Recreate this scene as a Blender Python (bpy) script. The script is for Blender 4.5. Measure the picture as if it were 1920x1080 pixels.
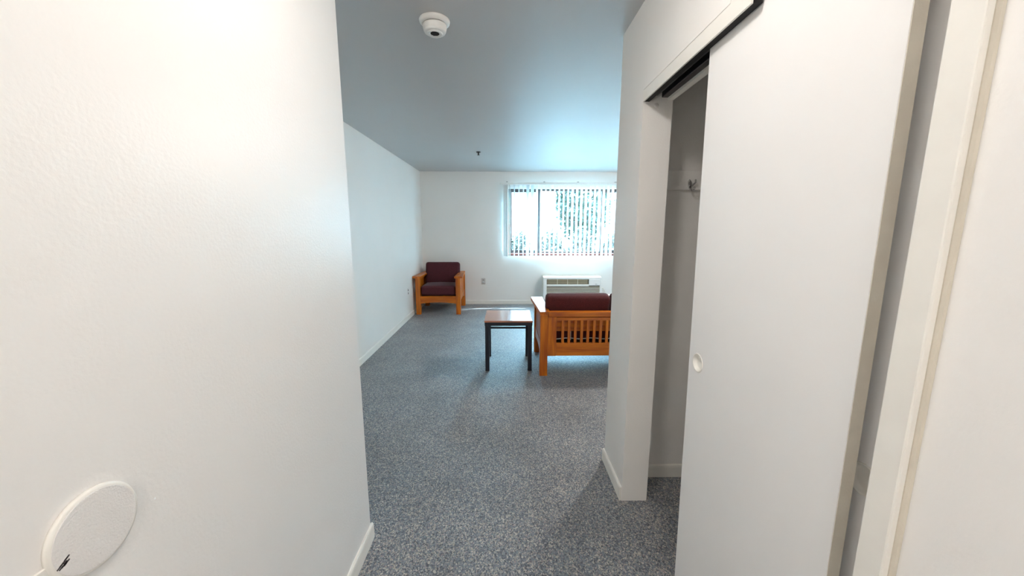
import bpy, bmesh, math, random
from mathutils import Vector, Matrix

for o in list(bpy.data.objects):
    bpy.data.objects.remove(o)
S = bpy.context.scene
COL = S.collection
PI = math.pi

# ------------------------------------------------------------------ camera
PITCH, YAW, ROLL, FPX = 0.1617, 0.0176, -0.0014, 697.28
c, s = math.cos(YAW), math.sin(YAW)
cp, sp = math.cos(PITCH), math.sin(PITCH)
cr, sr = math.cos(ROLL), math.sin(ROLL)
R0, F0, U0 = Vector((c, -s, 0)), Vector((s * cp, c * cp, -sp)), Vector((s * sp, c * sp, cp))
Rv, Uv = R0 * cr - U0 * sr, R0 * sr + U0 * cr
cam_data = bpy.data.cameras.new('camera')
cam_data.sensor_width = 36
cam_data.sensor_fit = 'HORIZONTAL'
cam_data.lens = FPX / 1920 * 36
cam_data.clip_start = 0.02
cam = bpy.data.objects.new('camera', cam_data)
COL.objects.link(cam)
cam.matrix_world = Matrix(((Rv.x, Uv.x, -F0.x, 0), (Rv.y, Uv.y, -F0.y, 0), (Rv.z, Uv.z, -F0.z, 1.5), (0, 0, 0, 1)))
S.camera = cam

# ------------------------------------------------------------------ world, sun, exposure
SKY_COL, SKY_STR = (0.40, 0.74, 1.0), 22.0
SUN_STR, SUN_COL = 6.0, (0.92, 0.98, 1.0)
LAMP_STR, LAMP_COL = 13.5, (1.0, 0.94, 0.88)
ROOM_FILL_STR, ROOM_FILL_COL = 80.0, (1.0, 0.96, 0.90)  # for the unseen fill lamp added in the living room
w = bpy.data.worlds.new('sky')
S.world = w
w.use_nodes = True
bg = w.node_tree.nodes['Background']
bg.inputs[0].default_value = (*SKY_COL, 1)
bg.inputs[1].default_value = SKY_STR
sun_data = bpy.data.lights.new('sun', 'SUN')
sun_data.energy = SUN_STR
sun_data.angle = 0.009
sun_data.color = SUN_COL
sun = bpy.data.objects.new('sun', sun_data)
COL.objects.link(sun)
sun.rotation_euler = Vector((-0.60, -0.375, -1.0)).to_track_quat('-Z', 'Y').to_euler()
sun.location = (6, 11, 14)
# sampling portal in the window opening (emits nothing, only guides sky samples)
def portal(loc, rot, sx, sy):
    d = bpy.data.lights.new('window_portal', 'AREA')
    d.shape = 'RECTANGLE'
    d.size, d.size_y = sx, sy
    d.cycles.is_portal = True
    o = bpy.data.objects.new('window_portal', d)
    COL.objects.link(o)
    o.location = loc
    o.rotation_euler = rot
portal((1.25, 7.42, 1.605), (-PI / 2, 0, 0), 2.36, 1.2)
vs = S.view_settings
vs.view_transform = 'Standard'
vs.look = 'None'
vs.gamma = 1.0
vs.use_curve_mapping = False
vs.exposure = 2.0
try:
    S.cycles.use_denoising = True
    S.cycles.max_bounces = 12
    S.cycles.diffuse_bounces = 7
    S.cycles.transparent_max_bounces = 16
    S.cycles.sample_clamp_indirect = 8
    S.cycles.caustics_reflective = False
except Exception:
    pass

# ------------------------------------------------------------------ material helpers
def nt_new(name):
    m = bpy.data.materials.new(name)
    m.use_nodes = True
    nt = m.node_tree
    return m, nt, nt.nodes['Principled BSDF']

def node(nt, kind, **kw):
    n = nt.nodes.new(kind)
    for k, v in kw.items():
        if k.startswith('i_'):
            n.inputs[k[2:].replace('_', ' ')].default_value = v
        else:
            setattr(n, k, v)
    return n

def ramp(nt, stops):
    r = nt.nodes.new('ShaderNodeValToRGB')
    el = r.color_ramp.elements
    while len(el) < len(stops):
        el.new(0.5)
    for e, (p, col) in zip(el, stops):
        e.position = p
        e.color = (*col, 1)
    return r

def plain(name, col, rough=0.5, spec=0.5, metal=0.0, noise=0.06, scale=14.0, bump=0.0, bscale=200.0, sheen=0.0):
    m, nt, b = nt_new(name)
    tc = node(nt, 'ShaderNodeTexCoord')
    n = node(nt, 'ShaderNodeTexNoise', i_Scale=scale, i_Detail=3.0)
    nt.links.new(tc.outputs['Object'], n.inputs['Vector'])
    r = ramp(nt, [(0.3, tuple(v * (1 - noise) for v in col)), (0.7, tuple(min(1, v * (1 + noise)) for v in col))])
    nt.links.new(n.outputs['Fac'], r.inputs[0])
    nt.links.new(r.outputs[0], b.inputs['Base Color'])
    b.inputs['Roughness'].default_value = rough
    b.inputs['Specular IOR Level'].default_value = spec
    b.inputs['Metallic'].default_value = metal
    if sheen:
        b.inputs['Sheen Weight'].default_value = sheen
        b.inputs['Sheen Roughness'].default_value = 0.4
    if bump:
        n2 = node(nt, 'ShaderNodeTexNoise', i_Scale=bscale, i_Detail=2.0)
        nt.links.new(tc.outputs['Object'], n2.inputs['Vector'])
        bp = node(nt, 'ShaderNodeBump', i_Strength=bump, i_Distance=0.002)
        nt.links.new(n2.outputs['Fac'], bp.inputs['Height'])
        nt.links.new(bp.outputs[0], b.inputs['Normal'])
    return m

def wall_paint(name, col, rough=0.45, spec=0.4, bump=0.35, bscale=160.0, marks=True):
    """roller-stippled painted drywall with a few scuffs"""
    m, nt, b = nt_new(name)
    tc = node(nt, 'ShaderNodeTexCoord')
    n = node(nt, 'ShaderNodeTexNoise', i_Scale=2.2, i_Detail=3.0)
    nt.links.new(tc.outputs['Object'], n.inputs['Vector'])
    r = ramp(nt, [(0.3, tuple(v * 0.975 for v in col)), (0.7, col)])
    nt.links.new(n.outputs['Fac'], r.inputs[0])
    out = r.outputs[0]
    if marks:
        v = node(nt, 'ShaderNodeTexVoronoi', i_Scale=5.5)
        nt.links.new(tc.outputs['Object'], v.inputs['Vector'])
        r2 = ramp(nt, [(0.0, (0.62, 0.58, 0.55)), (0.024, (1, 1, 1))])
        nt.links.new(v.outputs['Distance'], r2.inputs[0])
        mx = node(nt, 'ShaderNodeMixRGB', blend_type='MULTIPLY')
        mx.inputs[0].default_value = 0.8
        nt.links.new(out, mx.inputs[1])
        nt.links.new(r2.outputs[0], mx.inputs[2])
        out = mx.outputs[0]
    nt.links.new(out, b.inputs['Base Color'])
    b.inputs['Roughness'].default_value = rough
    b.inputs['Specular IOR Level'].default_value = spec
    n2 = node(nt, 'ShaderNodeTexNoise', i_Scale=bscale, i_Detail=3.0)
    nt.links.new(tc.outputs['Object'], n2.inputs['Vector'])
    bp = node(nt, 'ShaderNodeBump', i_Strength=bump, i_Distance=0.0015)
    nt.links.new(n2.outputs['Fac'], bp.inputs['Height'])
    nt.links.new(bp.outputs[0], b.inputs['Normal'])
    return m

def carpet_mat():
    m, nt, b = nt_new('carpet')
    tc = node(nt, 'ShaderNodeTexCoord')
    mp = node(nt, 'ShaderNodeMapping')
    mp.inputs['Scale'].default_value = (1.0, 0.75, 1.0)
    nt.links.new(tc.outputs['Object'], mp.inputs['Vector'])
    nz = node(nt, 'ShaderNodeTexNoise', i_Scale=120.0, i_Detail=2.0)
    nt.links.new(mp.outputs[0], nz.inputs['Vector'])
    ad = node(nt, 'ShaderNodeMixRGB', blend_type='ADD')
    ad.inputs[0].default_value = 0.012
    nt.links.new(mp.outputs[0], ad.inputs[1])
    nt.links.new(nz.outputs['Color'], ad.inputs[2])
    v = node(nt, 'ShaderNodeTexVoronoi', i_Scale=210.0)
    nt.links.new(ad.outputs[0], v.inputs['Vector'])
    sp_ = node(nt, 'ShaderNodeSeparateColor')
    nt.links.new(v.outputs['Color'], sp_.inputs[0])
    r = ramp(nt, [(0.0, (0.070, 0.074, 0.090)), (0.25, (0.125, 0.138, 0.172)), (0.48, (0.225, 0.242, 0.275)),
                  (0.64, (0.175, 0.225, 0.25)), (0.78, (0.37, 0.335, 0.29)), (0.93, (0.55, 0.52, 0.48)), (1.0, (0.30, 0.23, 0.245))])
    nt.links.new(sp_.outputs[0], r.inputs[0])
    big = node(nt, 'ShaderNodeTexNoise', i_Scale=2.3, i_Detail=3.0)
    nt.links.new(tc.outputs['Object'], big.inputs['Vector'])
    rb = ramp(nt, [(0.3, (0.82, 0.82, 0.82)), (0.7, (1.1, 1.1, 1.1))])
    nt.links.new(big.outputs['Fac'], rb.inputs[0])
    mx = node(nt, 'ShaderNodeMixRGB', blend_type='MULTIPLY')
    mx.inputs[0].default_value = 1
    nt.links.new(r.outputs[0], mx.inputs[1])
    nt.links.new(rb.outputs[0], mx.inputs[2])
    nt.links.new(mx.outputs[0], b.inputs['Base Color'])
    b.inputs['Roughness'].default_value = 0.5
    b.inputs['Specular IOR Level'].default_value = 0.5
    b.inputs['Sheen Weight'].default_value = 0.18
    b.inputs['Sheen Roughness'].default_value = 0.35
    bp = node(nt, 'ShaderNodeBump', i_Strength=0.5, i_Distance=0.003)
    nt.links.new(v.outputs['Distance'], bp.inputs['Height'])
    nt.links.new(bp.outputs[0], b.inputs['Normal'])
    return m

def wood_mat(name, axis, dark=(0.33, 0.058, 0.001), light=(0.68, 0.185, 0.003), rough=0.36):
    """oiled orange pine with grain running along the given axis and a few knots"""
    m, nt, b = nt_new(name)
    tc = node(nt, 'ShaderNodeTexCoord')
    mp = node(nt, 'ShaderNodeMapping')
    sc = [26.0, 26.0, 26.0]
    sc[axis] = 2.2
    mp.inputs['Scale'].default_value = sc
    nt.links.new(tc.outputs['Object'], mp.inputs['Vector'])
    n = node(nt, 'ShaderNodeTexNoise', i_Scale=1.0, i_Detail=4.0, i_Distortion=0.6)
    nt.links.new(mp.outputs[0], n.inputs['Vector'])
    r = ramp(nt, [(0.28, dark), (0.5, tuple((a + b_) / 2 for a, b_ in zip(dark, light))), (0.72, light)])
    nt.links.new(n.outputs['Fac'], r.inputs[0])
    mp2 = node(nt, 'ShaderNodeMapping')
    sc2 = [5.0, 5.0, 5.0]
    sc2[axis] = 2.6
    mp2.inputs['Scale'].default_value = sc2
    nt.links.new(tc.outputs['Object'], mp2.inputs['Vector'])
    v = node(nt, 'ShaderNodeTexVoronoi', i_Scale=1.0)
    nt.links.new(mp2.outputs[0], v.inputs['Vector'])
    rk = ramp(nt, [(0.0, (0.22, 0.16, 0.12)), (0.05, (0.55, 0.42, 0.36)), (0.10, (1, 1, 1))])
    nt.links.new(v.outputs['Distance'], rk.inputs[0])
    mx = node(nt, 'ShaderNodeMixRGB', blend_type='MULTIPLY')
    mx.inputs[0].default_value = 0.85
    nt.links.new(r.outputs[0], mx.inputs[1])
    nt.links.new(rk.outputs[0], mx.inputs[2])
    nt.links.new(mx.outputs[0], b.inputs['Base Color'])
    b.inputs['Roughness'].default_value = rough
    b.inputs['Coat Weight'].default_value = 0.12
    b.inputs['Coat Roughness'].default_value = 0.22
    return m

def vane_mat():
    m, nt, b = nt_new('blind_vinyl')
    tc = node(nt, 'ShaderNodeTexCoord')
    n = node(nt, 'ShaderNodeTexNoise', i_Scale=9.0)
    nt.links.new(tc.outputs['Object'], n.inputs['Vector'])
    r = ramp(nt, [(0.3, (0.80, 0.82, 0.82)), (0.7, (0.86, 0.87, 0.86))])
    nt.links.new(n.outputs['Fac'], r.inputs[0])
    nt.links.new(r.outputs[0], b.inputs['Base Color'])
    b.inputs['Roughness'].default_value = 0.4
    tr = node(nt, 'ShaderNodeBsdfTranslucent')
    tr.inputs[0].default_value = (0.80, 0.88, 0.88, 1)
    mx = node(nt, 'ShaderNodeMixShader')
    mx.inputs[0].default_value = 0.16
    nt.links.new(b.outputs[0], mx.inputs[1])
    nt.links.new(tr.outputs[0], mx.inputs[2])
    nt.links.new(mx.outputs[0], nt.nodes['Material Output'].inputs[0])
    return m

def glass_mat():
    m, nt, b = nt_new('window_glass')
    nt.nodes.remove(b)
    t = node(nt, 'ShaderNodeBsdfTransparent')
    t.inputs[0].default_value = (0.93, 0.97, 0.96, 1)
    g = node(nt, 'ShaderNodeBsdfGlossy')
    g.inputs['Roughness'].default_value = 0.02
    lw = node(nt, 'ShaderNodeLayerWeight')          # facing-based Schlick reflectance, same from both sides of the sheet
    pw = node(nt, 'ShaderNodeMath', operation='POWER')
    pw.inputs[1].default_value = 5.0
    ma = node(nt, 'ShaderNodeMath', operation='MULTIPLY_ADD')
    ma.inputs[1].default_value = 0.9
    ma.inputs[2].default_value = 0.03
    lw.inputs[0].default_value = 0.5
    nt.links.new(lw.outputs['Facing'], pw.inputs[0])
    nt.links.new(pw.outputs[0], ma.inputs[0])
    mx = node(nt, 'ShaderNodeMixShader')
    nt.links.new(ma.outputs[0], mx.inputs[0])
    nt.links.new(t.outputs[0], mx.inputs[1])
    nt.links.new(g.outputs[0], mx.inputs[2])
    nt.links.new(mx.outputs[0], nt.nodes['Material Output'].inputs[0])
    return m

def leaf_mat(name, c1, c2, c3):
    m, nt, b = nt_new(name)
    tc = node(nt, 'ShaderNodeTexCoord')
    n = node(nt, 'ShaderNodeTexNoise', i_Scale=7.0, i_Detail=4.0)
    nt.links.new(tc.outputs['Object'], n.inputs['Vector'])
    r = ramp(nt, [(0.32, c1), (0.5, c2), (0.68, c3)])
    nt.links.new(n.outputs['Fac'], r.inputs[0])
    nt.links.new(r.outputs[0], b.inputs['Base Color'])
    b.inputs['Roughness'].default_value = 0.5
    tr = node(nt, 'ShaderNodeBsdfTranslucent')
    nt.links.new(r.outputs[0], tr.inputs[0])
    mx = node(nt, 'ShaderNodeMixShader')
    mx.inputs[0].default_value = 0.4
    nt.links.new(b.outputs[0], mx.inputs[1])
    nt.links.new(tr.outputs[0], mx.inputs[2])
    nt.links.new(mx.outputs[0], nt.nodes['Material Output'].inputs[0])
    return m

def emit_mat(name, col, strength):
    m, nt, b = nt_new(name)
    b.inputs['Base Color'].default_value = (0.9, 0.88, 0.84, 1)
    b.inputs['Emission Color'].default_value = (*col, 1)
    b.inputs['Emission Strength'].default_value = strength
    return m

M = dict(
    wall=wall_paint('wall_paint', (0.84, 0.82, 0.79)),
    near_wall=wall_paint('stippled_wall_paint', (0.85, 0.835, 0.815), rough=0.36, spec=0.5, bump=0.4, bscale=130),
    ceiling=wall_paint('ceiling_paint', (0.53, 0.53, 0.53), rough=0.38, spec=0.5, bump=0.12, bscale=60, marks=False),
    beige=plain('beige_shaded_edge_paint', (0.66, 0.61, 0.52), 0.5, 0.3, noise=0.06, bump=0.2),  # beige of caulk bead and door edge takes in the shade there
    trim=plain('trim_paint', (0.82, 0.80, 0.75), 0.4, 0.4, noise=0.02),
    panel=wall_paint('door_panel_paint', (0.84, 0.83, 0.82), rough=0.4, bump=0.06, bscale=90, marks=False),
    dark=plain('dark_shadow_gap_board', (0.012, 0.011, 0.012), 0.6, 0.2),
    rail=plain('black_track_metal', (0.014, 0.014, 0.018), 0.35, 0.5),
    carpet=carpet_mat(),
    wx=wood_mat('pine_along_x', 0), wy=wood_mat('pine_along_y', 1), wz=wood_mat('pine_along_z', 2),
    fabric=plain('maroon_upholstery', (0.075, 0.018, 0.024), 0.85, 0.2, noise=0.35, scale=160, bump=0.5, bscale=420, sheen=0.15),
    fabric_red=plain('red_maroon_upholstery', (0.085, 0.017, 0.018), 0.85, 0.2, noise=0.35, scale=160, bump=0.5, bscale=420, sheen=0.15),  # slightly redder maroon for the sofa
    deck=plain('dark_webbing', (0.025, 0.012, 0.012), 0.9, 0.1),
    black=plain('black_powder_coat', (0.012, 0.013, 0.022), 0.42, 0.5),
    laminate=plain('cherry_laminate', (0.44, 0.14, 0.065), 0.14, 1.0, noise=0.12, scale=9),
    vane=vane_mat(), glass=glass_mat(),
    white=plain('white_plastic', (0.80, 0.79, 0.76), 0.4, 0.4, noise=0.02),
    cream=plain('cream_plastic', (0.70, 0.66, 0.56), 0.45, 0.4, noise=0.03),
    grille=plain('tan_grille_plastic', (0.46, 0.40, 0.28), 0.5, 0.3, noise=0.05),
    grille_dark=plain('grille_recess', (0.09, 0.075, 0.05), 0.7, 0.2),
    bronze=plain('bronze_window_metal', (0.06, 0.052, 0.05), 0.4, 0.5),
    sill=plain('red_brown_sill', (0.22, 0.075, 0.06), 0.45, 0.4, noise=0.2),
    plate=plain('grey_beige_plate', (0.56, 0.52, 0.50), 0.5, 0.3, noise=0.02),
    chrome=plain('chrome', (0.62, 0.62, 0.62), 0.18, 0.5, metal=1.0, noise=0.02),
    hole=plain('dark_plastic', (0.012, 0.012, 0.014), 0.5, 0.3),
    outlet=plain('grey_outlet_face', (0.42, 0.38, 0.35), 0.5, 0.3),
    paper=plain('paper_tag', (0.72, 0.66, 0.55), 0.8, 0.1),
    scuff=plain('dark_scuff', (0.09, 0.08, 0.085), 0.8, 0.1),
    guard=wall_paint('knob_guard_paint', (0.80, 0.78, 0.76), rough=0.5, bump=0.9, bscale=330, marks=False),
    paving=plain('pale_paving', (0.28, 0.28, 0.28), 0.9, 0.1, noise=0.15, scale=6),
    bark=plain('bark', (0.10, 0.07, 0.05), 0.9, 0.1, noise=0.3),
    stucco=plain('white_stucco', (0.30, 0.295, 0.29), 0.9, 0.1, bump=0.3),
    mauve=plain('mauve_stucco', (0.16, 0.12, 0.125), 0.9, 0.1, bump=0.3),
    roof=plain('grey_roof', (0.20, 0.18, 0.17), 0.9, 0.1),
    leaf=leaf_mat('tree_leaves', (0.003, 0.009, 0.005), (0.006, 0.016, 0.008), (0.014, 0.028, 0.013)),
    leaf_y=leaf_mat('shrub_leaves', (0.002, 0.004, 0.0008), (0.006, 0.0075, 0.0015), (0.011, 0.005, 0.0035)),
)

lam = M['laminate'].node_tree.nodes['Principled BSDF']       # clear wear layer on the table laminate
lam.inputs['Coat Weight'].default_value = 0.8
lam.inputs['Coat Roughness'].default_value = 0.12

# ------------------------------------------------------------------ mesh helpers
def obj(name, bm, mat, parent=None, smooth=False, loc=None):
    me = bpy.data.meshes.new(name)
    bmesh.ops.recalc_face_normals(bm, faces=bm.faces)
    bm.to_mesh(me)
    bm.free()
    me.materials.append(mat)
    if smooth:
        for p in me.polygons:
            p.use_smooth = True
    o = bpy.data.objects.new(name, me)
    COL.objects.link(o)
    if parent:
        o.parent = parent
    if loc:
        o.location = loc
    return o

def add_box(bm, x0, x1, y0, y1, z0, z1, bev=0.0, seg=2):
    t = bmesh.new()
    bmesh.ops.create_cube(t, size=1)
    for v in t.verts:
        v.co = Vector(((x0 + x1) / 2 + v.co.x * (x1 - x0), (y0 + y1) / 2 + v.co.y * (y1 - y0), (z0 + z1) / 2 + v.co.z * (z1 - z0)))
    if bev:
        bmesh.ops.bevel(t, geom=t.edges[:], offset=bev, segments=seg, affect='EDGES', profile=0.5)
    merge(bm, t)
    return bm

def merge(bm, t):
    me = bpy.data.meshes.new('tmp')
    t.to_mesh(me)
    t.free()
    bm.from_mesh(me)
    bpy.data.meshes.remove(me)

def bx(*a, **k):
    return add_box(bmesh.new(), *a, **k)

def prism(pts, axis, a0, a1, bev=0.0):
    """extrude a 2D outline along axis (0,1,2); outline gives the two other coordinates in order"""
    bm = bmesh.new()
    def mk(p, a):
        q = list(p)
        q.insert(axis, a)
        return bm.verts.new(q)
    A = [mk(p, a0) for p in pts]
    B = [mk(p, a1) for p in pts]
    bm.faces.new(A)
    bm.faces.new(B[::-1])
    n = len(pts)
    for i in range(n):
        bm.faces.new((A[i], B[i], B[(i + 1) % n], A[(i + 1) % n]))
    if bev:
        bmesh.ops.recalc_face_normals(bm, faces=bm.faces)
        bmesh.ops.bevel(bm, geom=bm.edges[:], offset=bev, segments=2, affect='EDGES', profile=0.5)
    return bm

def lathe(prof, n=40, mat4=None):
    """profile of (r, h) spun about local z"""
    bm = bmesh.new()
    rings = []
    for r, h in prof:
        if r < 1e-6:
            rings.append([bm.verts.new((0, 0, h))])
        else:
            rings.append([bm.verts.new((r * math.cos(2 * PI * k / n), r * math.sin(2 * PI * k / n), h)) for k in range(n)])
    for a, b in zip(rings, rings[1:]):
        for k in range(n):
            k2 = (k + 1) % n
            if len(a) == 1 and len(b) == 1:
                continue
            if len(a) == 1:
                bm.faces.new((a[0], b[k], b[k2]))
            elif len(b) == 1:
                bm.faces.new((a[k], b[0], a[k2]))
            else:
                bm.faces.new((a[k], b[k], b[k2], a[k2]))
    if mat4 is not None:
        bmesh.ops.transform(bm, matrix=mat4, verts=bm.verts)
    return bm

def tube(pts, r, n=10, cap=True):
    bm = bmesh.new()
    pts = [Vector(p) for p in pts]
    rings = []
    for i, p in enumerate(pts):
        d = (pts[min(i + 1, len(pts) - 1)] - pts[max(i - 1, 0)]).normalized()
        a = d.cross(Vector((0, 0, 1)))
        if a.length < 1e-3:
            a = d.cross(Vector((1, 0, 0)))
        a.normalize()
        b = d.cross(a)
        rr = r[i] if isinstance(r, (list, tuple)) else r
        rings.append([bm.verts.new(p + a * rr * math.cos(2 * PI * k / n) + b * rr * math.sin(2 * PI * k / n)) for k in range(n)])
    for A, B in zip(rings, rings[1:]):
        for k in range(n):
            bm.faces.new((A[k], A[(k + 1) % n], B[(k + 1) % n], B[k]))
    if cap:
        bm.faces.new(rings[0][::-1])
        bm.faces.new(rings[-1])
    return bm

def cushion(w, d, h, r=0.045, crown=0.02):
    """soft box cushion centred at the origin, crowned on its big faces (z)"""
    bm = bmesh.new()
    bmesh.ops.create_cube(bm, size=1)
    for v in bm.verts:
        v.co = Vector((v.co.x * w, v.co.y * d, v.co.z * h))
    bmesh.ops.bevel(bm, geom=bm.edges[:], offset=r, segments=4, affect='EDGES', profile=0.55)
    bmesh.ops.subdivide_edges(bm, edges=[e for e in bm.edges if e.calc_length() > 0.12], cuts=6, use_grid_fill=True)
    for v in bm.verts:
        u, q = v.co.x / (w / 2), v.co.y / (d / 2)
        k = max(0, 1 - u * u) * max(0, 1 - q * q)
        if abs(v.co.z) > h * 0.2:
            v.co.z += math.copysign(crown * k, v.co.z)
    return bm

def thing(name, label, cat, loc=(0, 0, 0), rz=0.0, group=None):
    o = bpy.data.objects.new(name, None)
    COL.objects.link(o)
    o.empty_display_size = 0.1
    o.location = loc
    o.rotation_euler = (0, 0, rz)
    tag(o, label, cat, group)
    return o

def tag(o, label, cat, group=None):
    o['label'] = label
    o['category'] = cat
    if group:
        o['group'] = group
    return o

def struct(name, bm, mat, label, cat, parent=None, smooth=False):
    o = obj(name, bm, mat, parent, smooth)
    if not parent:
        o['kind'] = 'structure'
        tag(o, label, cat)
    return o

# ------------------------------------------------------------------ room shell
H, XL, YB, XR = 2.53, -1.60, 7.228, 0.642
XH, YH = -0.656, 1.605          # left hall wall face and its end
XE = 3.0                        # right end of the living room
YS, YC, YP = 1.84, 2.045, 2.204  # stub face, closet end wall, room side of the partition
YK = -2.1                       # wall behind the viewer

struct('floor', bx(XL - 0.15, XE + 0.15, YK - 0.15, YB + 0.05, -0.12, 0), M['carpet'], 'blue-grey flecked carpet floor running from hallway to the window wall', 'floor')
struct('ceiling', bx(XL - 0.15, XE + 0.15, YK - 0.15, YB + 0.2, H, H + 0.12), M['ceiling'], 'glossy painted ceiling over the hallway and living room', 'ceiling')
struct('wall_left', bx(XL - 0.12, XL, 1.485, YB + 0.2, 0, H), M['wall'], 'pale living room side wall behind the armchair arm', 'wall')
struct('wall_hall_left', prism([(XH, YK), (XH, YH), (XL, YH), (XL, YH - 0.12), (XH - 0.12, YH - 0.12), (XH - 0.12, YK)], 2, 0, H), M['near_wall'], 'large white stippled wall close by on the left of the hallway', 'wall')
# window wall with its opening
WX0, WX1, WZ0, WZ1 = 0.062, 2.445, 1.0, 2.225
wb = bmesh.new()
add_box(wb, XL, WX0, YB, YB + 0.2, 0, H)
add_box(wb, WX1, XE, YB, YB + 0.2, 0, H)
add_box(wb, WX0, WX1, YB, YB + 0.2, 0, WZ0 - 0.045)
add_box(wb, WX0, WX1, YB, YB + 0.2, WZ1, H)
struct('wall_back', wb, M['wall'], 'cream far wall holding the window with vertical blinds', 'wall')
struct('wall_right', bx(XE, XE + 0.12, YC, YB + 0.2, 0, H), M['wall'], 'living room side wall on the right, hidden behind the closet', 'wall')
struct('wall_closet', prism([(XR, YS), (0.782, YS), (0.782, YC), (XE, YC), (XE, YP), (XR, YP)], 2, 0, H), M['wall'], 'white wall end and partition at the far side of the closet', 'wall')
struct('wall_closet_back', bx(1.42, 1.54, 0.46, YC, 0, H), M['wall'], 'rear wall inside the closet', 'wall')
CAS = 0.585
struct('wall_hall_right', prism([(0.66, YK), (0.66, CAS), (0.78, CAS), (0.78, 0.46), (1.54, 0.46), (1.54, 0.34), (0.78, 0.34), (0.78, YK)], 2, 0, H), M['near_wall'], 'rough white wall strip at the right edge nearest the viewer', 'wall')
struct('wall_hall_back', bx(XH - 0.12, 0.78, YK - 0.12, YK, 0, H), M['near_wall'], 'end wall of the hallway behind the viewer', 'wall')
# wall above the closet opening, stepping up towards the near end
HZ = 2.078
struct('wall_closet_header', prism([(1.166, 2.131), (YS, 2.131), (YS, H), (1.166, H)], 0, XR, 0.6478), M['wall'], 'white wall panel above the closet opening', 'wall')
struct('trim_1', prism([(1.067, HZ), (YS, HZ), (YS, 2.129), (1.164, 2.129), (1.164, H), (1.067, H)], 0, XR - 0.0005, 0.648, bev=0.0008), M['trim'], 'white header board over the closet opening that turns upward', 'trim')
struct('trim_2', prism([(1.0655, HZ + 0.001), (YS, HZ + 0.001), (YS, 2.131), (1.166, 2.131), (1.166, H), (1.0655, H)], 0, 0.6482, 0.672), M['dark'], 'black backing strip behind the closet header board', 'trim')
struct('trim_3', bx(XR, 0.66, 0.538, CAS, 0, H, bev=0.003), M['trim'], 'white vertical casing board beside the near edge of the closet door', 'trim')
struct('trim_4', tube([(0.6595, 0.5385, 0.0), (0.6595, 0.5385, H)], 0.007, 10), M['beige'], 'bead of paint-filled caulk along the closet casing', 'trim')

def bull(h=0.08, t=0.012):
    return [(0, 0), (t, 0), (t, h * 0.78), (t * 0.85, h * 0.92), (t * 0.5, h), (0, h)]

def baseboard(name, p, q, n, label):
    """p,q floor points, n outward normal"""
    bm = bmesh.new()
    P, Q, N = Vector((*p, 0)), Vector((*q, 0)), Vector((*n, 0))
    A = [bm.verts.new(P + N * a + Vector((0, 0, z))) for a, z in bull()]
    B = [bm.verts.new(Q + N * a + Vector((0, 0, z))) for a, z in bull()]
    bm.faces.new(A)
    bm.faces.new(B[::-1])
    for i in range(len(A)):
        j = (i + 1) % len(A)
        bm.faces.new((A[i], B[i], B[j], A[j]))
    return struct(name, bm, M['trim'], label, 'baseboard')

baseboard('baseboard_left', (XL, YH), (XL, YB), (1, 0), 'white baseboard along the living room side wall by the armchair')
baseboard('baseboard_back', (XL + 0.012, YB), (XE, YB), (0, -1), 'cream baseboard under the window wall')
baseboard('baseboard_hall_left', (XH, YK), (XH, YH + 0.012), (1, 0), 'white baseboard of the near hallway wall at left')
baseboard('baseboard_hall_end', (XL + 0.012, YH), (XH, YH), (0, 1), 'white baseboard on the room side of the hallway wall end')
baseboard('baseboard_hall_right', (XR, YS + 0.004), (XR, YP + 0.012), (-1, 0), 'short white baseboard on the narrow wall beside the closet opening')
baseboard('baseboard_partition', (XR, YP), (XE, YP), (0, 1), 'white baseboard on the room side of the closet partition')
baseboard('baseboard_closet', (0.782, YC), (1.42, YC), (0, -1), 'white baseboard on the end wall inside the closet')

# ------------------------------------------------------------------ window
FY = YB + 0.09
def frame_bar(bm, x0, x1, z0, z1, y0=FY, y1=FY + 0.05):
    add_box(bm, x0, x1, y0, y1, z0, z1, bev=0.003)
win = bmesh.new()
frame_bar(win, WX0, WX1, WZ1 - 0.04, WZ1)
frame_bar(win, WX0, WX1, WZ0, WZ0 + 0.035)
frame_bar(win, WX0, WX0 + 0.035, WZ0 + 0.035, WZ1 - 0.04)
frame_bar(win, WX1 - 0.035, WX1, WZ0 + 0.035, WZ1 - 0.04)
w1 = struct('window_1', win, M['bronze'], 'wide dark-framed three-part window behind the vertical blinds', 'window')
for x in (0.645, 1.875):
    obj('mullion', bx(x - 0.024, x + 0.024, FY - 0.008, FY + 0.045, WZ0 + 0.035, WZ1 - 0.04, bev=0.003), M['bronze'], w1)
for x0, x1 in ((WX0 + 0.035, 0.621), (0.669, 1.851), (1.899, WX1 - 0.035)):
    obj('pane', bx(x0, x1, FY + 0.02, FY + 0.026, WZ0 + 0.035, WZ1 - 0.04), M['glass'], w1)
for x0, x1 in ((WX0 + 0.035, 0.621), (1.899, WX1 - 0.035)):
    sb = bmesh.new()
    for a in (bx(x0, x0 + 0.022, FY + 0.002, FY + 0.018, WZ0 + 0.035, WZ1 - 0.04), bx(x1 - 0.022, x1, FY + 0.002, FY + 0.018, WZ0 + 0.035, WZ1 - 0.04),
              bx(x0 + 0.022, x1 - 0.022, FY + 0.002, FY + 0.018, WZ0 + 0.035, WZ0 + 0.06), bx(x0 + 0.022, x1 - 0.022, FY + 0.002, FY + 0.018, WZ1 - 0.065, WZ1 - 0.04)):
        merge(sb, a)
    obj('sash', sb, M['bronze'], w1)
obj('window_latch', bx(1.838, 1.858, FY - 0.022, FY - 0.008, 1.60, 1.68, bev=0.004), M['bronze'], w1)
obj('window_sill', bx(WX0, WX1, YB - 0.004, YB + 0.2, WZ0 - 0.045, WZ0, bev=0.004), M['sill'], w1)

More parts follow.
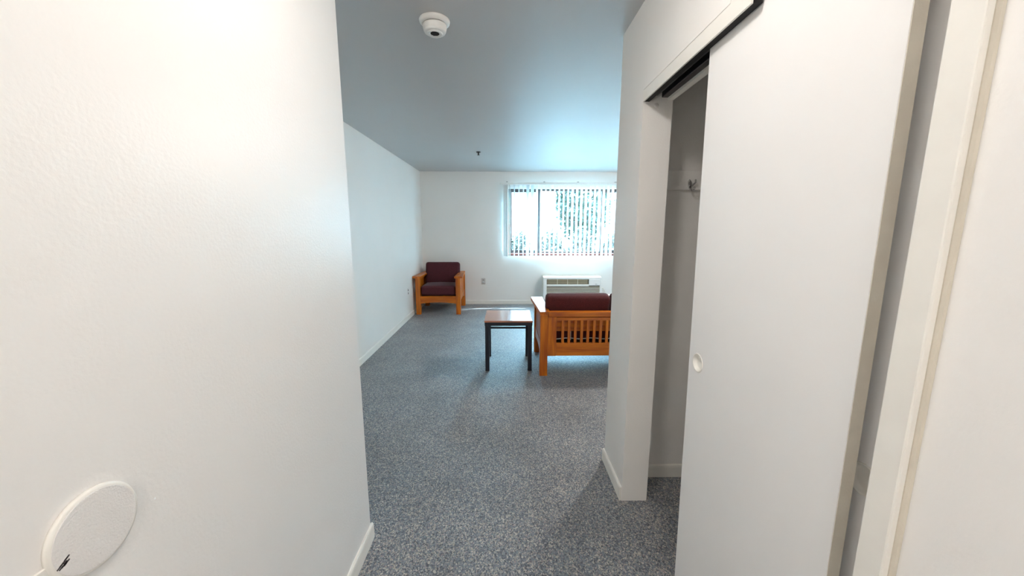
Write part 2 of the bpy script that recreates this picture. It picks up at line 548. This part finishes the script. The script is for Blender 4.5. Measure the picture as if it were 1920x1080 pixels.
# ------------------------------------------------------------------ vertical blind
bl = thing('vertical_blind', 'white vertical vane blind hanging open across the far window', 'blind', (0, 0, 0))
VT, VB = 2.281, 0.953
VY = 7.122
obj('headrail', bx(-0.10, 2.58, VY - 0.02, VY + 0.02, 2.284, 2.326, bev=0.004), M['white'], bl)
for x in (0.03, 0.72, 1.35, 2.05):
    br = bmesh.new()
    add_box(br, x - 0.014, x + 0.014, VY - 0.027, YB, 2.3265, 2.334)
    obj('bracket', br, M['bronze'], bl)
rng = random.Random(4)
def vane_bm():
    bm = bmesh.new()
    n, W, t = 6, 0.089, 0.0012
    sec = []
    for i in range(n + 1):
        u = -W / 2 + W * i / n
        sec.append((u, 0.006 * (1 - (2 * u / W) ** 2)))
    ring = sec + [(u, v + t) for u, v in reversed(sec)]
    A = [bm.verts.new((u, v, VB)) for u, v in ring]
    B = [bm.verts.new((u, v, VT)) for u, v in ring]
    k = len(ring)
    for i in range(k):
        j = (i + 1) % k
        bm.faces.new((A[i], A[j], B[j], B[i]))
    for i in range(n):
        for R in (A, B):
            bm.faces.new((R[i], R[i + 1], R[k - 2 - i], R[k - 1 - i]))
    return bm
v0 = None
special = {0: 66, 5: 36, 6: 40, 7: 22}
for i in range(31):
    x = 0.0 + i * 0.0838
    ang = special.get(i, 12 + rng.uniform(-4, 5))
    if v0 is None:
        v0 = obj('vane', vane_bm(), M['vane'], bl)
        o = v0
    else:
        o = v0.copy()
        COL.objects.link(o)
        o.parent = bl
    o.location = (x, VY, 0)
    # near edge swings towards the right
    o.rotation_euler = (0, 0, -(PI / 2 - math.radians(ang)))
    st = obj('vane_clip', bx(x - 0.006, x + 0.006, VY - 0.004, VY + 0.004, VT - 0.004, 2.286), M['white'], bl)

# ------------------------------------------------------------------ closet
tr = thing('closet_track', 'pair of black sliding-door rails under the closet header', 'track', (0.71, 1.2, 2.14))
ty0, ty1 = 0.6 - 1.2, YS - 0.003 - 1.2
obj('top_channel', bx(-0.038, 0.07, ty0, ty1, 0.03, 0.05), M['rail'], tr)
obj('front_rail', bx(-0.032, -0.012, ty0 + 0.73, ty1 - 0.03, -0.046, 0.03, bev=0.003), M['rail'], tr)
obj('rear_rail', bx(0.012, 0.042, ty0 + 0.64, ty1 - 0.012, -0.048, 0.03, bev=0.003), M['rail'], tr)

struct('trim_5', bx(0.756, 0.782, 0.6, YS, 2.085, H), M['trim'], 'inner header board inside the closet behind the rails', 'trim')

def pull_bm(x):
    """round recessed finger pull whose rim stands 3 mm off the panel face; local x is outward (-X in the room)"""
    rot = Matrix.Rotation(-PI / 2, 4, 'Y')
    return lathe([(0.0, -0.012), (0.022, -0.012), (0.026, -0.009), (0.029, 0.0), (0.0305, 0.0022), (0.033, 0.0020), (0.034, 0.0), (0.031, -0.0005), (0.0285, -0.0125), (0.0, -0.0128)], 36, rot)

def door_panel(name, pts, x0, x1, label, py, pz):
    bm = prism(pts, 0, x0, x1, bev=0.0015)
    o = struct(name, bm, M['panel'], label, 'door')
    # bore the pocket for the finger pull
    cut = obj('cutter', lathe([(0.0, -0.0135), (0.0312, -0.0135), (0.0312, 0.01), (0.0, 0.01)], 36, Matrix.Translation((x0, py, pz)) @ Matrix.Rotation(-PI / 2, 4, 'Y')), M['trim'])
    md = o.modifiers.new('bore', 'BOOLEAN')
    md.object = cut
    md.operation = 'DIFFERENCE'
    dg = bpy.context.evaluated_depsgraph_get()
    me = bpy.data.meshes.new_from_object(o.evaluated_get(dg))
    o.modifiers.clear()
    o.data = me
    bpy.data.objects.remove(cut)
    (ya, za), (yb, zb) = pts[0], pts[3]
    obj('shaded_edge', prism([(ya - 0.001, za), (ya + 0.0004, za), (yb + 0.0004, zb), (yb - 0.001, zb)], 0, x0 + 0.0012, x1 - 0.0012), M['beige'], o)['label'] = 'panel edge with its shade painted in as beige'  # thin strip carrying the door edge's shade as a beige colour
    p = obj('finger_pull', pull_bm(x0), M['trim'], o, smooth=True, loc=(x0, py, pz))
    p['label'] = 'round recessed white finger pull'
    return o
door_panel('door_1', [(0.661, 0.02), (1.273, 0.02), (1.328, 2.104), (0.674, 2.104)], 0.676, 0.704, 'white sliding closet door in front, with a round finger pull', 1.238, 1.03)
door_panel('door_2', [(0.60, 0.02), (1.22, 0.02), (1.22, 2.10), (0.60, 2.10)], 0.726, 0.752, 'second sliding closet door in the gap behind the front one', 0.672, 0.995)

cl = obj('closet_cleat', bx(0.79, 1.40, YC - 0.02, YC, 1.698, 1.798, bev=0.003), M['wall'])
tag(cl, 'painted wooden cleat board across the inside of the closet', 'cleat')
hk = thing('coat_hook', 'small chrome coat hook screwed to the closet cleat board', 'hook', (0.982, YC - 0.02, 1.725))
obj('back_plate', lathe([(0, 0.004), (0.008, 0.004), (0.010, 0.0025), (0.010, 0)], 20, Matrix.Translation((0, 0, 0)) @ Matrix.Rotation(PI / 2, 4, 'X') @ Matrix.Diagonal((1.2, 2.1, 1, 1))), M['chrome'], hk, True)
for sx in (-1, 1):
    obj('upper_prong', tube([(0, -0.002, -0.012), (sx * 0.010, -0.012, -0.004), (sx * 0.019, -0.022, 0.010), (sx * 0.014, -0.028, 0.022)], [0.004, 0.0045, 0.0045, 0.005], 10), M['chrome'], hk, True)
obj('lower_prong', tube([(0, -0.002, -0.010), (0, -0.012, -0.026), (0.003, -0.026, -0.034), (0.006, -0.036, -0.026), (0.007, -0.038, -0.016)], [0.005, 0.005, 0.0045, 0.0045, 0.0055], 10), M['chrome'], hk, True)
bp_ = obj('door_bumper', lathe([(0, 0.007), (0.006, 0.007), (0.0095, 0.005), (0.011, 0.0)], 24, Matrix.Rotation(PI / 2, 4, 'X')), M['white'], smooth=True, loc=(0.706, YS, 2.062))
tag(bp_, 'small round rubber bumper high on the closet jamb', 'bumper')

# ------------------------------------------------------------------ hall fittings
def ceiling_lamp(label, x, y, strength, col):
    lt = thing('ceiling_light', label, 'lamp', (x, y, H))
    obj('lamp_base', lathe([(0, 0), (0.15, 0), (0.15, -0.02), (0.13, -0.025), (0, -0.025)], 32), M['white'], lt, True)
    obj('lamp_shade', lathe([(0.13, -0.026), (0.125, -0.05), (0.10, -0.075), (0.06, -0.09), (0, -0.096)], 32), emit_mat('lamp_glow', col, strength), lt, True)
ceiling_lamp('round flush ceiling lamp above the hallway, just out of view ahead', -0.02, 0.92, LAMP_STR, LAMP_COL)
ceiling_lamp('added unseen fill lamp on the hall ceiling, behind the viewer', 0.0, -1.3, LAMP_STR * 2.1, LAMP_COL)  # second hall lamp, added out of view to even out the light
ceiling_lamp('added unseen fill lamp on the living room ceiling, behind the closet partition', 2.2, 4.4, ROOM_FILL_STR, ROOM_FILL_COL)  # unseen lamp added to brighten the living room

sd = thing('smoke_detector', 'round white smoke detector on the hallway ceiling', 'smoke detector', (-0.356, 2.075, H))
obj('base', lathe([(0, 0), (0.075, 0), (0.077, -0.004), (0.075, -0.012), (0.064, -0.02), (0.058, -0.021), (0, -0.021)], 48), M['white'], sd, True)
obj('collar', lathe([(0.056, -0.0205), (0.056, -0.026), (0, -0.026)], 48), M['hole'], sd, True)
obj('sensor_head', lathe([(0.0, -0.0245), (0.060, -0.0245), (0.061, -0.03), (0.056, -0.05), (0.052, -0.057), (0.046, -0.060), (0.0, -0.061)], 48), M['white'], sd, True)
obj('vent_ring', lathe([(0.024, -0.0605), (0.030, -0.0655), (0.038, -0.0655), (0.040, -0.0605)], 40), M['white'], sd, True)
gr = bmesh.new()
for k in range(-3, 4):
    hw = math.sqrt(max(0, 0.022 ** 2 - (k * 0.006) ** 2))
    add_box(gr, -hw, hw, k * 0.006 - 0.0016, k * 0.006 + 0.0016, -0.0626, -0.061)
obj('vent_grille', gr, M['hole'], sd)

sk = thing('fire_sprinkler', 'tiny dark sprinkler head on the ceiling before the window', 'sprinkler', (-0.373, 5.398, H))
obj('escutcheon', lathe([(0, 0), (0.032, 0), (0.030, -0.005), (0.012, -0.009), (0, -0.009)], 24), M['hole'], sk, True)
obj('frame', lathe([(0, -0.009), (0.009, -0.009), (0.008, -0.04), (0, -0.04)], 12), M['hole'], sk, True)
obj('deflector', lathe([(0, -0.04), (0.017, -0.04), (0.017, -0.043), (0, -0.043)], 20), M['hole'], sk, True)

kg = thing('knob_guard', 'round white textured door-knob guard on the near left wall', 'wall guard', (XH, 0.533, 1.028))
ry = Matrix.Rotation(PI / 2, 4, 'Y')
obj('rim', lathe([(0.0, 0.0), (0.066, 0.0), (0.0665, 0.004), (0.0645, 0.0072), (0.061, 0.0078), (0.0, 0.0078)], 64, ry), M['trim'], kg, True)
obj('pad', lathe([(0, 0.0084), (0.060, 0.0084), (0.0612, 0.0074)], 64, ry), M['guard'], kg)
obj('tab', prism([(-0.13, -0.032), (-0.062, -0.030), (-0.062, -0.006), (-0.13, -0.004)], 0, 0.0, 0.004, bev=0.001), M['trim'], kg)
sc = bmesh.new()
rr = random.Random(2)
for k in range(9):
    yy, zz = -0.048 + rr.uniform(-0.006, 0.006), -0.016 + rr.uniform(-0.004, 0.004)
    L = rr.uniform(0.002, 0.006)
    add_box(sc, 0.0083, 0.0087, yy - L, yy + L, zz - 0.0011, zz + 0.0011)
bmesh.ops.rotate(sc, verts=sc.verts, cent=(0, -0.048, -0.016), matrix=Matrix.Rotation(0.5, 3, 'X'))
obj('scuff_mark', sc, M['scuff'], kg)['label'] = 'small dark scuff mark'

# ------------------------------------------------------------------ outlets
ot = thing('power_outlet', 'pale outlet plate low on the far wall right of the armchair', 'outlet', (-0.434, YB, 0.455))
obj('cover_plate', bx(-0.038, 0.038, -0.006, 0, -0.06, 0.06, bev=0.002), M['plate'], ot)
for dz in (-0.026, 0.026):
    f_ = obj('receptacle', bx(-0.016, 0.016, -0.0075, -0.005, dz - 0.018, dz + 0.018, bev=0.001), M['outlet'], ot)
    for dx in (-0.006, 0.006):
        obj('slot', bx(dx - 0.0015, dx + 0.0015, -0.0085, -0.0074, dz - 0.004, dz + 0.008), M['hole'], f_)
ot2 = thing('power_outlet', 'painted-over outlet plate on the side wall near the armchair', 'outlet', (XL, 6.04, 0.455))
obj('cover_plate', bx(0, 0.005, -0.036, 0.036, -0.058, 0.058, bev=0.002), M['wall'], ot2)
for dz in (-0.026, 0.026):
    obj('socket', bx(0.0045, 0.0062, -0.014, 0.014, dz - 0.014, dz + 0.014, bev=0.0006), M['hole'], ot2)

# ------------------------------------------------------------------ wall air conditioner
ac = thing('air_conditioner', 'cream wall air conditioner with louvred front below the window', 'air conditioner', (1.272, YB - 0.012, 0.0))
aw, az0, az1, ad = 0.553, 0.14, 0.575, -0.25
obj('housing', prism([(0.0, az0), (ad + 0.025, az0), (ad + 0.025, 0.555), (ad + 0.065, az1), (0.0, az1)], 0, -aw, aw, bev=0.006), M['cream'], ac)
# front cover frame around the louvres and the discharge opening
gx0, gx1 = -0.482, 0.292
fc = bmesh.new()
add_box(fc, -aw, -0.49, ad, ad + 0.024, az0, 0.565, bev=0.004)
add_box(fc, 0.525, aw, ad, ad + 0.024, az0, 0.565, bev=0.004)
add_box(fc, -0.49, 0.525, ad, ad + 0.024, az0, az0 + 0.03, bev=0.004)
add_box(fc, -0.49, 0.525, ad, ad + 0.024, 0.528, 0.565, bev=0.004)
obj('front_frame', fc, M['white'], ac)
obj('recess', bx(gx0 - 0.008, 0.525, ad + 0.02, ad + 0.0245, az0 + 0.03, 0.528), M['grille_dark'], ac)
obj('control_cover', bx(gx1 + 0.02, 0.525, ad - 0.004, ad + 0.02, 0.408, 0.528, bev=0.008), M['white'], ac)
obj('badge', bx(0.43, 0.47, ad - 0.006, ad - 0.003, 0.432, 0.438), M['grille_dark'], ac)
obj('front_lip', bx(gx0 - 0.008, gx1 + 0.02, ad - 0.012, ad + 0.02, 0.397, 0.432, bev=0.006), M['white'], ac)
for k in range(4):
    obj('discharge_vane', bx(gx0, gx1, ad + 0.004, ad + 0.02, 0.441 + k * 0.022, 0.453 + k * 0.022, bev=0.002), M['grille'], ac)
for k in range(1, 4):
    x = gx0 + (gx1 - gx0) * k / 4
    obj('divider', bx(x - 0.004, x + 0.004, ad - 0.002, ad + 0.012, 0.434, 0.527, bev=0.001), M['cream'], ac)
for k in range(8):
    z = 0.378 - k * 0.0265
    if z - 0.008 < az0 + 0.03:
        break
    obj('louver', prism([(ad + 0.0, z - 0.008), (ad + 0.019, z - 0.003), (ad + 0.019, z + 0.004), (ad + 0.0, z + 0.003)], 0, -0.488, 0.523), M['cream'], ac)
cd = obj('power_cord', tube([(0.553, -0.10, 0.27), (0.59, -0.09, 0.33), (0.63, -0.06, 0.335), (0.67, -0.03, 0.29), (0.69, -0.01, 0.25)], 0.006, 8), M['cream'], ac, True)

# ------------------------------------------------------------------ mission style seating
def make_seat(root, W, ncush, fabric, arm_z=0.672, depth=0.80, bh=0.42):
    """local frame: front faces -Y, floor at z=0, outer leg faces at x=+-W/2"""
    h, d, L = W / 2, depth / 2, 0.078
    AT = 0.034
    lz = arm_z - AT
    for sx in (-1, 1):
        x0, x1 = sorted((sx * h, sx * (h - L)))
        for y0, y1 in ((-d, -d + 0.07), (d - 0.07, d)):
            obj('leg', bx(x0, x1, y0, y1, 0.0, lz, bev=0.004), M['wz'], root)
        # armrest, wider at the front
        o_, i_ = sx * (h + 0.042), sx * (h - L - 0.02)
        o_r = sx * (h + 0.004)
        pts = [(i_, -d - 0.022), (o_ - sx * 0.012, -d - 0.022), (o_, -d - 0.01), (o_, -d + 0.06), (o_r, d), (i_, d)]
        obj('armrest', prism(pts, 2, lz, arm_z, bev=0.004), M['wy'], root)
        # side rails
        xa, xb = sorted((sx * (h - 0.012), sx * (h - 0.04)))
        n = 16
        y0, y1 = -d + 0.07, d - 0.07
        arch = [(y0 + (y1 - y0) * k / n, 0.20 + 0.035 * math.sin(PI * k / n)) for k in range(n + 1)]
        obj('side_rail', prism(arch + [(y1, 0.325), (y0, 0.325)], 0, xa, xb), M['wy'], root)
        obj('side_top_rail', bx(xa, xb, y0, y1, lz - 0.05, lz - 0.001, bev=0.002), M['wy'], root)
        ns = 9
        pit = (y1 - y0) / ns
        xs0, xs1 = sorted((sx * (h - 0.018), sx * (h - 0.034)))
        for k in range(ns):
            yc = y0 + pit * (k + 0.5)
            obj('side_slat', bx(xs0, xs1, yc - 0.026, yc + 0.026, 0.323, lz - 0.049, bev=0.002), M['wz'], root)
    xi = h - L
    # front apron with shallow arch
    n = 20
    arch = [(-xi + 2 * xi * k / n, 0.192 + 0.022 * math.sin(PI * k / n)) for k in range(n + 1)]
    obj('front_apron', prism(arch + [(xi, 0.322), (-xi, 0.322)], 1, -d + 0.012, -d + 0.04), M['wx'], root)
    # back frame: stiles, rails, slats, cap
    yb0, yb1 = d - 0.042, d - 0.008
    for sx in (-1, 1):
        a, b = sorted((sx * xi, sx * (xi - 0.088)))
        obj('back_stile', bx(a, b, yb0, yb1, 0.21, 0.62, bev=0.003), M['wz'], root)
    xq = xi - 0.088
    obj('back_rail', bx(-xq, xq, yb0, yb1, 0.212, 0.345, bev=0.003), M['wx'], root)
    obj('back_rail', bx(-xq, xq, yb0 + 0.004, yb1 - 0.002, 0.578, 0.612, bev=0.003), M['wx'], root)
    obj('back_cap', bx(-xi + 0.002, xi - 0.002, yb0 - 0.03, d + 0.012, 0.6205, 0.668, bev=0.005), M['wx'], root)
    nsl = max(4, round(2 * xq / 0.0622) - 1)
    for k in range(nsl):
        xc = -xq + 2 * xq * (k + 1) / (nsl + 1)
        obj('back_slat', bx(xc - 0.0135, xc + 0.0135, yb0 + 0.010, yb1 - 0.004, 0.343, 0.58, bev=0.002), M['wz'], root)
    # cushion supports
    obj('back_support', bx(-xi, xi, yb0 - 0.045, yb0 - 0.022, 0.455, 0.60, bev=0.003), M['wx'], root)
    obj('seat_deck', bx(-xi, xi, -d + 0.042, yb0 - 0.03, 0.30, 0.32), M['deck'], root)
    # cushions
    cw = (2 * xi + 0.02) / ncush
    for k in range(ncush):
        xc = -xi - 0.01 + cw * (k + 0.5)
        wdt = cw - 0.004
        sw = (2 * xi - 0.004) / ncush
        sxc = -xi + 0.002 + sw * (k + 0.5)
        bm = cushion(sw - 0.002, 0.60, 0.168, 0.05, 0.012)
        bmesh.ops.translate(bm, verts=bm.verts, vec=(sxc, -d + 0.02 + 0.30, 0.414))
        obj('seat_cushion', bm, fabric, root, True)
        bm = cushion(wdt, bh, 0.15, 0.05, 0.018)
        bmesh.ops.rotate(bm, verts=bm.verts, cent=(0, 0, 0), matrix=Matrix.Rotation(math.radians(90 - 14), 3, 'X'))
        bmesh.ops.translate(bm, verts=bm.verts, vec=(xc, d - 0.225, 0.442 + bh / 2))
        obj('back_cushion', bm, fabric, root, True)

ch = thing('armchair', 'orange pine armchair with maroon cushions in the far left corner', 'armchair', (-1.164, 6.732, 0))
make_seat(ch, 0.768, 1, M['fabric'])

SW = 1.48
sf = thing('loveseat', 'orange pine two-seat sofa with maroon cushions, slatted back towards us', 'sofa', (0.346 + SW / 2, 4.002, 0), PI)
make_seat(sf, SW, 2, M['fabric_red'], bh=0.378)
tg = obj('care_tag', bx(0.395, 0.43, 0.22, 0.223, 0.325, 0.43), M['paper'], sf)
tg['label'] = 'cream paper tag hanging under the seat'
pts = []
for k in range(25):
    x = -0.62 + 1.24 * k / 24
    pts.append((x, 0.285, 0.362 + 0.006 * math.sin(k * 1.3)))
obj('lining_piping', tube(pts, 0.005, 6), M['white'], sf)['label'] = 'white piping along the seat lining'

# ------------------------------------------------------------------ tables
def make_table(root, W, D, Hh, leg=0.04, stretch=None):
    t = 0.018
    top = obj('tabletop', bx(-W / 2, W / 2, -D / 2, D / 2, Hh - t, Hh, bev=0.003), M['laminate'], root)
    i = 0.003
    ap = bmesh.new()
    z0, z1 = Hh - t - 0.036, Hh - t - 0.0005
    add_box(ap, -W / 2 + i, W / 2 - i, -D / 2 + i, -D / 2 + i + 0.03, z0, z1, bev=0.002)
    add_box(ap, -W / 2 + i, W / 2 - i, D / 2 - i - 0.03, D / 2 - i, z0, z1, bev=0.002)
    add_box(ap, -W / 2 + i, -W / 2 + i + 0.03, -D / 2 + i + 0.03, D / 2 - i - 0.03, z0, z1, bev=0.002)
    add_box(ap, W / 2 - i - 0.03, W / 2 - i, -D / 2 + i + 0.03, D / 2 - i - 0.03, z0, z1, bev=0.002)
    obj('apron', ap, M['black'], root)
    for sx in (-1, 1):
        for sy in (-1, 1):
            xa, xb = sorted((sx * (W / 2 - 0.006), sx * (W / 2 - 0.006 - leg)))
            ya, yb = sorted((sy * (D / 2 - 0.006), sy * (D / 2 - 0.006 - leg)))
            l = obj('leg', bx(xa, xb, ya, yb, 0.006, z0, bev=0.003), M['black'], root)
            obj('foot_cap', bx(xa - 0.001, xb + 0.001, ya - 0.001, yb + 0.001, 0.0, 0.012, bev=0.002), M['hole'], l)
    if stretch:
        y = D / 2 - 0.006 - leg / 2
        obj('stretcher', bx(-W / 2 + 0.04, W / 2 - 0.04, y - 0.01, y + 0.01, stretch - 0.012, stretch + 0.012, bev=0.002), M['black'], root)

tb = thing('side_table', 'small square side table with cherry top and black legs', 'table', (0.031, 3.99, 0))
make_table(tb, 0.502, 0.50, 0.545, 0.042, 0.345)
cf = thing('coffee_table', 'low table glimpsed past the sofa back cushions', 'table', (1.72, 5.33, 0))
make_table(cf, 0.80, 0.50, 0.497, 0.042)

# ------------------------------------------------------------------ outdoors seen through the window
struct('ground', bx(-9, 16, YB + 0.2, 34, -0.25, -0.12), M['paving'], 'pale paved ground outside the window', 'ground')

def foliage(name, parent, cx, cy, cz, rx, ry, rz, n, size, mat, seed):
    r = random.Random(seed)
    bm = bmesh.new()
    for _ in range(n):
        d = Vector((r.gauss(0, 1), r.gauss(0, 1), r.gauss(0, 1))).normalized()
        k = r.uniform(0.35, 1.0) ** 0.5
        p = Vector((cx + d.x * rx * k, cy + d.y * ry * k, cz + d.z * rz * k))
        a = Vector((r.gauss(0, 1), r.gauss(0, 1), r.gauss(0, 1))).normalized()
        b = a.orthogonal().normalized()
        q = size * r.uniform(0.6, 1.3)
        vs_ = [bm.verts.new(p + a * q), bm.verts.new(p + b * q * 0.45), bm.verts.new(p - a * q), bm.verts.new(p - b * q * 0.45)]
        bm.faces.new(vs_)
    o = obj(name, bm, mat, parent)
    o['kind'] = 'stuff'
    return o

shr = [(0.35, 9.6, 'leftmost yellow-green shrub outside, against the mauve wall'),
       (1.15, 9.3, 'yellow-green shrub outside, behind the left of the wide middle pane'),
       (1.95, 9.5, 'yellow-green shrub outside, behind the middle of the wide pane'),
       (2.75, 9.4, 'yellow-green shrub outside, behind the right of the wide pane'),
       (3.6, 9.7, 'rightmost shrub outside, behind the right-hand sash')]
for i, (x, y, lab) in enumerate(shr):
    t = thing('flowering_shrub', lab, 'shrub', (x, y, -0.12), group='shrubs outside the window')
    obj('stem', tube([(0, 0, 0), (0.03, 0.02, 0.4), (-0.02, 0, 0.8)], [0.03, 0.02, 0.012], 6), M['bark'], t)
    foliage('foliage', t, 0, 0, 0.80, 0.37, 0.42, 0.76 + 0.05 * (i % 3), 1700, 0.05, M['leaf_y'], 10 + i)
tre = thing('garden_tree', 'loose green tree outside, behind the middle of the window', 'tree', (2.55, 12.2, -0.12))
obj('trunk', tube([(0, 0, 0), (0.05, 0, 1.0), (-0.05, 0.05, 2.2), (0.05, 0, 3.2)], [0.11, 0.09, 0.07, 0.03], 8), M['bark'], tre)
foliage('foliage', tre, 0, 0, 2.5, 0.95, 0.9, 1.5, 4200, 0.085, M['leaf'], 31)

wg = thing('neighbor_wing', 'mauve stucco building wing outside at the left of the window', 'building', (-0.6, 13.0, -0.12))
obj('wall', bx(-2.6, 1.35, 0, 4.0, 0, 4.4), M['mauve'], wg)
obj('roof_edge', bx(-2.7, 1.5, -0.15, 4.1, 4.4, 4.55), M['roof'], wg)
bd = thing('neighbor_building', 'white stucco building outside beyond the tree', 'building', (5.0, 19.0, -0.12))
obj('wall', bx(-6, 7, 0, 5, 0, 4.0), M['stucco'], bd)
obj('entry_panel', bx(0.3, 1.5, -0.12, 0.0, 0, 3.0), M['mauve'], bd)
obj('roof', prism([(-0.5, 4.0), (5.4, 4.0), (2.5, 4.9)], 0, -6.3, 7.3), M['roof'], bd)
for x in (-3.6, -1.6, 3.4):
    f_ = obj('window_frame', bx(x - 0.55, x + 0.55, -0.06, 0.02, 1.6, 2.9), M['white'], bd)
    obj('window_pane', bx(x - 0.48, x + 0.48, -0.075, -0.055, 1.67, 2.83), M['bronze'], f_)
